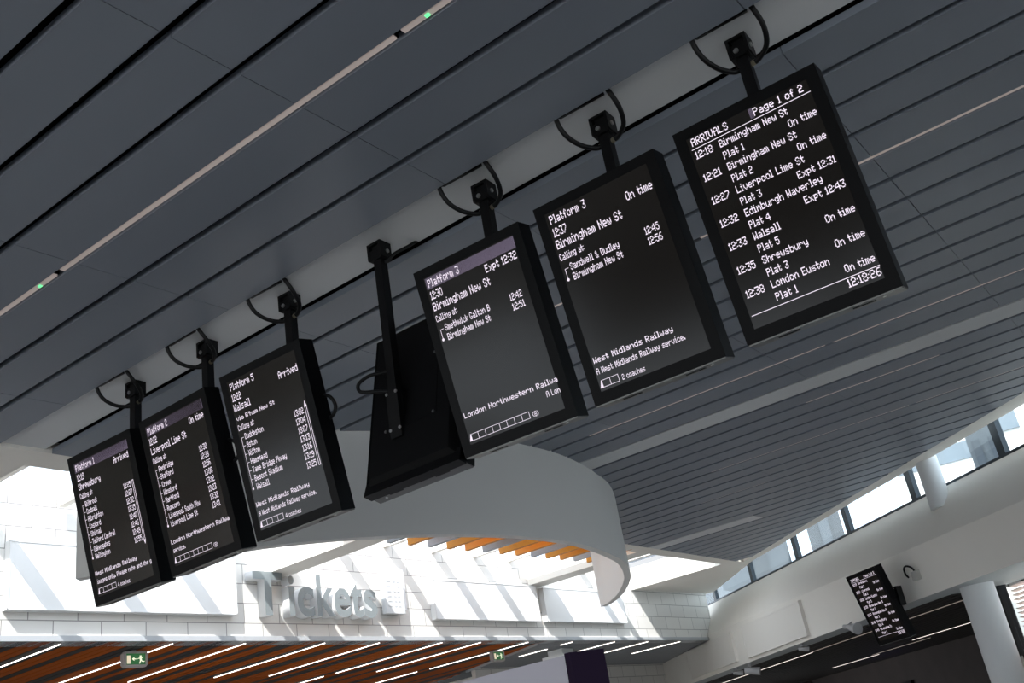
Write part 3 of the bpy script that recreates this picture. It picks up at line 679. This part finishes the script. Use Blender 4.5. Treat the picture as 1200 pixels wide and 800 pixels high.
def display_hardware(root, pole=True, loops=True, sideloop=False, lip=False):
    if pole:
        mb = MB(); mb.box((0, 0, -0.62), (0.058, 0.058, 1.24)); mb.build('pole', M['black'], root)
        # ceiling clamp: top plate, two cheek plates, hinge barrel
        mb = MB(); mb.box((0, 0, -0.008), (0.108, 0.10, 0.016)); mb.box((-0.046, 0, -0.062), (0.016, 0.10, 0.10)); mb.box((0.046, 0, -0.062), (0.016, 0.10, 0.10)); mb.box((0, 0.0, -0.085), (0.09, 0.09, 0.07))
        br = mb.build('ceiling_clamp', M['black'], root)
        mb = MB(); mb.tube([(-0.062, -0.01, -0.065), (0.062, -0.01, -0.065)], 0.013, 10); mb.tube([(-0.012, -0.052, -0.085), (-0.012, -0.044, -0.085)], 0.014, 10); mb.build('bolt', M['bolt'], br)
        # arm from the pole to the back of the housing
        mb = MB(); c = Vector((0, -0.06, -1.06)); mb.box(c, (0.10, 0.14, 0.16)); mb.box((0, 0, -1.12), (0.085, 0.085, 0.30)); mb.build('mounting_arm', M['black'], root)
        mb = MB()
        for (x, z) in ((-0.035, -1.0), (0.035, -1.0), (-0.035, -1.22), (0.035, -1.22)): mb.tube([(x, 0.040, z), (x, 0.047, z)], 0.010, 8)
        mb.build('bolt', M['bolt'], root)
        if loops:
            mb = MB(); mb.hexa([(-0.15, -0.205, -0.026), (0.13, -0.205, -0.026), (0.125, -0.183, -0.020), (-0.14, -0.186, -0.022), (-0.15, -0.205, 0.02), (0.13, -0.205, 0.02), (0.125, -0.183, 0.02), (-0.14, -0.186, 0.02)])
            mb.build('cable_slot', M['black'], root)
            for sgn, top, nm in ((-1, -0.155, 'conduit'), (1, 0.135, 'conduit')):
                if sgn < 0: pts = [(top, -0.215, 0.04), (top - 0.006, -0.205, -0.04), (top + 0.008, -0.16, -0.115), (top + 0.045, -0.09, -0.160), (-0.06, -0.02, -0.172), (-0.02, 0.0, -0.165)]
                else: pts = [(top, -0.205, 0.04), (top + 0.02, -0.18, -0.02), (top + 0.028, -0.12, -0.09), (top + 0.0, -0.05, -0.14), (0.07, -0.005, -0.160), (0.02, 0.0, -0.165)]
                mb = MB(); mb.tube(spline(pts, 6), 0.0135, 10); o = mb.build(nm, M['black'], root); smooth_angle(o, 60)
                mb = MB(); x = sgn * 0.048; mb.tube([(x - sgn * 0.02, 0.0, -0.165), (x, -0.002, -0.163)], 0.015, 8); mb.build('gland', M['brass'], o)
    # housing
    mb = MB(); mb.box(DC - DNF * 0.06, (SW, SH, 0.12), DAX); mb.build('housing', M['bezel'], root)
    ax = (DX, DUP, -DNF)
    mb = MB(); mb.frustum_box(DC - DNF * 0.138 + DUP * 0.015, (SW - 0.05, SH - 0.05, 0.036), None, ax, 0.03); rc = mb.build('rear_cover', M['black'], root)
    mb = MB(); mb.box(DC - DNF * 0.155 + DUP * 0.02, (0.40, 0.44, 0.006), DAX); mb.build('mounting_plate', M['black'], root)
    mb = MB()
    for (x, y) in ((-0.18, 0.21), (0.18, 0.21), (-0.18, -0.19), (0.18, -0.19)):
        p = DC - DNF * 0.158 + DUP * y + DX * x; mb.tube([p, p - DNF * 0.006], 0.009, 8)
    mb.build('screw', M['bolt'], root)
    # lower edge: grey metal underside with two slots and a lip behind
    mb = MB(); mb.box(DC - DUP * (SH / 2 + 0.003) - DNF * 0.061, (SW - 0.01, 0.006, 0.116), DAX); un = mb.build('underside', M['under'], root)
    for x in (-0.17, 0.17):
        mb = MB(); mb.box(DC - DUP * (SH / 2 + 0.007) - DNF * 0.06 + DX * x, (0.10, 0.004, 0.018), DAX); mb.build('vent_slot', M['black'], un)
    mb = MB(); p = DC - DUP * (SH / 2 + 0.006) - DNF * 0.04 + DX * 0.26; mb.tube([p, p - DUP * 0.004], 0.008, 8); mb.build('screw', M['bolt'], un)
    if lip:
     mb = MB(); c = DC - DNF * 0.100 - DUP * (SH / 2 - 0.02)
     mb.hexa([c + DX * i * (SW / 2) + DUP * j + DNF * kk for (j, kk) in ((-0.035, 0.05), (0.05, 0.05), ) for (i, kk) in ((-1, 0.03), (1, 0.03), (1, -0.035 if j < 0 else -0.02), (-1, -0.035 if j < 0 else -0.02))])
     mb.build('rear_lip', M['black'], root)
    # glass
    mb = MB(); mb.box(DC + DNF * 0.0005 + DUP * (0.5 - (0.05 + 0.945) / 2) * SH, ((0.928 - 0.085) * SW, (0.945 - 0.05) * SH, 0.001), DAX); mb.build('screen_glass', M['lcd'], root)
    if sideloop:
        mb = MB(); x = SW / 2; pts = [DC - DNF * 0.09 + DUP * 0.17 + DX * (x - 0.10), DC - DNF * 0.10 + DUP * 0.16 + DX * (x + 0.02), DC - DNF * 0.11 + DUP * 0.09 + DX * (x + 0.055), DC - DNF * 0.10 + DUP * 0.03 + DX * (x + 0.02), DC - DNF * 0.09 + DUP * 0.02 + DX * (x - 0.10)]
        mb.tube(spline(pts, 6), 0.011, 8); o = mb.build('cable_loop', M['black'], root); smooth_angle(o, 60)

PY = 4.137
def display(px, yaw, lab, **kw):
    root = empty('hanging_display', (px, PY, cz(PY) + 0.03), yaw)
    tag(root, lab, 'display screen', 'hanging display screens in a row'); display_hardware(root, **kw); return root

def departures(root, d):
    if d.get('bar'):
        mb = MB(); rect(mb, 0.088, 0.928, 0.056, 0.117, 0.0010); mb.build('header_bar', M['bar'], root)
    line(root, 'Platform ' + d['plat'], 0.105, 0.066, 0.109, u1=0.405)
    line(root, d['status'], 0, 0.128, 0.170, cw=0.205 / 36 if d['status'] != 'Arrived' else 0.0058, right=0.912)
    line(root, d['time'], 0.100, 0.131, 0.175, u1=0.212)
    line(root, d['dest'], 0.095, 0.192, 0.236, cw=0.0059)
    v = 0.261
    if d.get('via'):
        line(root, d['via'], 0.098, 0.267, 0.294, u1=0.570); v = 0.319
    line(root, 'Calling at:', 0.090, v, v + 0.034, u1=0.292)
    rowv = v + 0.059; mb = MB(); n = len(d['calls'])
    for i, (nm, tm) in enumerate(d['calls']):
        a = rowv + 0.0505 * i
        line(root, nm, 0.147, a, a + 0.035, cw=0.0044); line(root, tm, 0.756, a, a + 0.036, u1=0.863)
        if i < n - 1: rect(mb, 0.103, 0.132, a + 0.018, a + 0.0205)
    top = rowv + 0.018; bot = rowv + 0.0505 * (n - 1) + 0.022
    rect(mb, 0.1005, 0.1045, top, bot)
    mb.face([sp(0.1025 + 0.011 * math.cos(k * PI / 5), bot + 0.0075 * math.sin(k * PI / 5), 0.0012) for k in range(10)][::-1])
    mb.build('route_line', M['text'], root)
    if d.get('bars'):
        mb = MB(); t0, t1 = rowv, rowv + 0.0505 * (n - 1) + 0.04
        rect(mb, 0.884, 0.889, t0, t1); rect(mb, 0.903, 0.908, t0, t1)
        if d['bars'] == 'up': mb.face([sp(0.882, t0 + 0.004, 0.0012), sp(0.912, t0 + 0.004, 0.0012), sp(0.897, t0 - 0.034, 0.0012)]); rect(mb, 0.884, 0.908, t1 - 0.004, t1)
        else: mb.face([sp(0.881, t1 - 0.004, 0.0012), sp(0.896, t1 + 0.026, 0.0012), sp(0.911, t1 - 0.004, 0.0012)]); rect(mb, 0.884, 0.908, t0, t0 + 0.004)
        mb.build('list_bar', M['text'], root)
    line(root, d['op'], 0.092, 0.784, 0.812, u1=d['op1'])
    if d.get('sub'): line(root, d['sub'], d['sub0'], 0.836, 0.865, u1=d['sub1'])
    coaches(root, d['n'], d['ctxt'], d['c1'])

def arrivals(root, head, page, rws, clock):
    line(root, head, 0.105, 0.056, 0.092, u1=0.366); line(root, page, 0.550, 0.058, 0.093, u1=0.884)
    mb = MB(); rect(mb, 0.548 - 0.026, 0.548, 0.054, 0.098, 0.0010); mb.build('header_bar', M['bar'], root)
    for q in ((0.092, 0.921, 0.1045, 0.1075), (0.090, 0.922, 0.888, 0.891)):
        mb = MB(); rect(mb, *q); mb.build('rule_line', M['text'], root)
    n = len(rws); p = (0.778 - 0.119) / 6
    for i, (tm, dest, plat, st) in enumerate(rws):
        a = 0.119 + p * i
        line(root, tm, 0.103, a, a + 0.0345, u1=0.226); line(root, dest, 0.276, a, a + 0.034, cw=0.00512)
        line(root, plat, 0.276, a + 0.056, a + 0.090, u1=0.419); line(root, st, 0, a + 0.057, a + 0.090, cw=0.00512, right=0.910)
    line(root, clock, 0.711, 0.895, 0.930, u1=0.915)

X_ = {6: -1.0522, 5: -1.8643, 4: -2.6802, 'b': -3.5101, 3: -4.3175, 2: -5.1565, 1: -5.9766}
a = display(X_[6], 0.0270, 'hanging arrivals display listing seven trains, rightmost and nearest of the row')
arrivals(a, 'ARRIVALS', 'Page 1 of 2', [('12:18', 'Birmingham New St', 'Plat 1', 'On time'), ('12:21', 'Birmingham New St', 'Plat 2', 'On time'), ('12:27', 'Liverpool Lime St', 'Plat 3', 'Expt 12:31'),
    ('12:32', 'Edinburgh Waverley', 'Plat 4', 'Expt 12:43'), ('12:33', 'Walsall', 'Plat 5', 'On time'), ('12:35', 'Shrewsbury', 'Plat 3', 'On time'), ('12:38', 'London Euston', 'Plat 1', 'On time')], '12:18:26')
a = display(X_[5], 0.0244, 'hanging display headed Platform 3 for the 12:37 train, beside the arrivals display')
departures(a, dict(plat='3', status='On time', time='12:37', dest='Birmingham New St', calls=[('Sandwell & Dudley', '12:45'), ('Birmingham New St', '12:56')], op='West Midlands Railway', op1=0.716, sub='A West Midlands Railway service.', sub0=0.09, sub1=0.780, n=2, ctxt='2 coaches', c1=0.440))
a = display(X_[4], 0.0390, 'hanging display headed Platform 3 with a purple bar, expected 12:32, in mid row')
departures(a, dict(bar=1, plat='3', status='Expt 12:32', time='12:30', dest='Birmingham New St', calls=[('Smethwick Galton B', '12:42'), ('Birmingham New St', '12:51')], op='London Northwestern Railwa', op1=0.930, sub='A Lon', sub0=0.812, sub1=0.926, n=8, ctxt='(8)', c1=0.708))
a = display(X_[3], 0.0357, 'hanging display headed Platform 5 for Walsall, third from the left', sideloop=True)
departures(a, dict(plat='5', status='Arrived', time='12:22', dest='Walsall', via="via B'ham New St", bars='up', calls=[('Duddeston', '13:02'), ('Aston', '13:04'), ('Witton', '13:07'), ('Hamstead', '13:13'), ('Tame Bridge Pkway', '13:16'), ('Bescot Stadium', '13:19'), ('Walsall', '13:25')],
    op='West Midlands Railway', op1=0.728, sub='A West Midlands Railway service.', sub0=0.10, sub1=0.783, n=4, ctxt='4 coaches', c1=0.575))
a = display(X_[2], -0.0153, 'hanging display headed Platform 2 for Liverpool, second from the left', sideloop=True)
departures(a, dict(bar=1, plat='2', status='On time', time='12:22', dest='Liverpool Lime St', calls=[('Penkridge', '12:30'), ('Stafford', '12:38'), ('Crewe', '12:56'), ('Winsford', '13:08'), ('Hartford', '13:12'), ('Runcorn', '13:23'), ('Liverpool South Pkw', '13:32'), ('Liverpool Lime St', '13:41')],
    op='London Northwestern Railwa', op1=0.930, sub='service.', sub0=0.10, sub1=0.275, n=8, ctxt='(8)', c1=0.708))
a = display(X_[1], 0.0298, 'hanging display headed Platform 1 for Shrewsbury, leftmost of the row')
departures(a, dict(bar=1, plat='1', status='Arrived', time='12:19', dest='Shrewsbury', bars='down', calls=[('Bilbrook', '12:25'), ('Codsall', '12:27'), ('Albrighton', '12:32'), ('Cosford', '12:35'), ('Shifnal', '12:40'), ('Telford Central', '12:46'), ('Oakengates', '12:49'), ('Wellington', '12:55')],
    op='West Midlands Railway', op1=0.728, sub='images only. Please note and the g', sub0=0.10, sub1=0.925, n=4, ctxt='4 coaches', c1=0.575))
b = display(X_['b'], PI, 'hanging display turned away, showing its black back and pole, in mid row', loops=False, lip=True)
mb = MB(); pts = [(0.02, 0.04, -0.86), (0.10, 0.10, -0.87), (0.17, 0.12, -0.90), (0.18, 0.10, -0.94), (0.10, 0.06, -0.96), (0.02, 0.03, -0.98)]
mb.tube(spline(pts, 6), 0.011, 8); o = mb.build('cable_loop', M['black'], b); smooth_angle(o, 60)
mb = MB(); mb.tube(spline([(-0.03, 0.0, -0.14), (-0.08, -0.05, -0.08), (-0.14, -0.12, -0.03), (-0.18, -0.19, 0.03)], 6), 0.011, 8); o = mb.build('conduit', M['black'], b)

for ch_ in b.children:
    if ch_.name.split('.')[0] in ('housing', 'rear_cover', 'mounting_plate', 'screw', 'underside', 'rear_lip', 'screen_glass'): ch_.location.x = -0.08

# the small display on the right wall
wdsp = empty('wall_display', (-4.45, 15.27, 3.355), -0.593)
display_hardware(wdsp, pole=False)
arrivals(wdsp, 'DEPARTURES', 'Page 1 of 2', [('12:19', 'Shrewsbury', 'Plat 1', 'On time'), ('12:22', 'Liverpool', 'Plat 2', 'On time'), ('12:22', 'London Euston', 'Plat 5', 'On time'), ('12:30', 'Birmingham New S', 'Plat 3', 'On time'),
    ('12:37', 'Birmingham New S', 'Plat 3', 'On time'), ('12:41', 'Shrewsbury', 'Plat 4', 'On time'), ('12:49', 'Birmingham In', 'Plat 1', 'On time')], '12:18')
for o in list(wdsp.children): o.location = -DC
mb = MB(); iv = Matrix.Rotation(0.593, 4, 'Z')
pa = iv @ (rp(8.25, 3.42, 0.0) - Vector(wdsp.location))
mb.tube([(0.0, 0.10, 0.0), (0.0, 0.2, 0.0), pa], 0.03, 8); mb.box((0.345, 0.16, 0.06), (0.05, 0.10, 0.27)); mb.box((0.18, 0.17, 0.02), (0.34, 0.05, 0.07)); mb.box(pa, (0.16, 0.05, 0.20), (Vector((math.cos(-0.19), math.sin(-0.19), 0)), Vector((-math.sin(-0.19), math.cos(-0.19), 0)), Vector((0, 0, 1))))
mb.build('wall_arm', M['black'], wdsp)
tag(wdsp, 'small departures display on a black arm against the right wall', 'display screen')

mb = MB(); mb.box((3.15, -9.2, 4.25), (21.7, 0.3, 2.85)); mb.box((-9.35, -9.2, 5.3), (3.3, 0.3, 0.75)); mb.box((-10.5, -9.2, 1.4), (1.0, 0.3, 2.8)); mb.box((6, -9.2, 1.4), (0.4, 0.3, 2.8)); mb.box((-3, -9.2, 1.4), (0.4, 0.3, 2.8))  # unseen wall added to darken display reflections, with a gap for a bright one
struct(mb.build('wall_front_added', M['addedwall']))
# ------------------------------------------------------------------ floor, outer enclosure, buildings outside
mb = MB(); mb.box((0, 10, -0.05), (60, 70, 0.1)); struct(mb.build('floor', M['floor']))
def building(name, c, w, h, dep, m, lab, rows_, cols_, wm, wfrac=(0.6, 0.5), rot=None):
    ang = math.atan2(c[0], -c[1]) if rot is None else rot
    # local x runs left to right as seen from the hall, local -y faces the hall
    root = empty(name, (c[0], c[1], 0)); yaw = math.atan2(-c[0], c[1]); root.rotation_euler = (0, 0, yaw if rot is None else rot)
    mb = MB(); mb.box((0, dep / 2, h / 2), (w, dep, h)); mb.build('wall', m, root)
    mb = MB(); mb.box((0, dep / 2, h + 0.15), (w + 0.3, dep + 0.3, 0.3)); mb.build('roof', m, root)
    for i in range(rows_):
        for j in range(cols_):
            ww = w / cols_ * wfrac[0]; hh = (h - 1) / rows_ * wfrac[1]
            x = -w / 2 + w / cols_ * (j + 0.5); z = 1 + (h - 1) / rows_ * (i + 0.5)
            mb = MB(); mb.box((x, -0.02, z), (ww, 0.08, hh)); mb.build('window', wm, root)
    tag(root, lab, 'building', 'buildings seen through the clerestory'); return root
def at(px_dir, dist): return (px_dir[0] * dist, px_dir[1] * dist)
building('office_block', at((-0.4175, 0.9087), 46), 7.8, 17, 6, M['bldg_grey'], 'blue grey block seen through the leftmost clerestory panes', 1, 3, M['bldg_grey2'], (0.25, 0.95))
building('office_block', at((-0.304, 0.9527), 40), 1.3, 15, 4, M['bldg_grey2'], 'narrow grey block seen left of the blank white pane', 1, 1, M['bldg_grey'], (0.3, 0.95))
building('office_block', at((-0.190, 0.982), 48), 4.0, 19, 6, M['bldg_white'], 'white building with blue glazed bands seen right of the round window column', 7, 1, M['bldg_glass'], (0.96, 0.30))
building('office_block', at((-0.150, 0.989), 38), 1.1, 15, 4, M['bldg_grey3'], 'slim grey block seen beside the white banded building', 7, 2, M['bldg_grey'], (0.5, 0.5))
building('office_block', at((-0.095, 0.9955), 32), 2.9, 16, 5, M['bldg_white'], 'white building with small blue windows at the right edge', 8, 3, M['bldg_glass'], (0.5, 0.32))
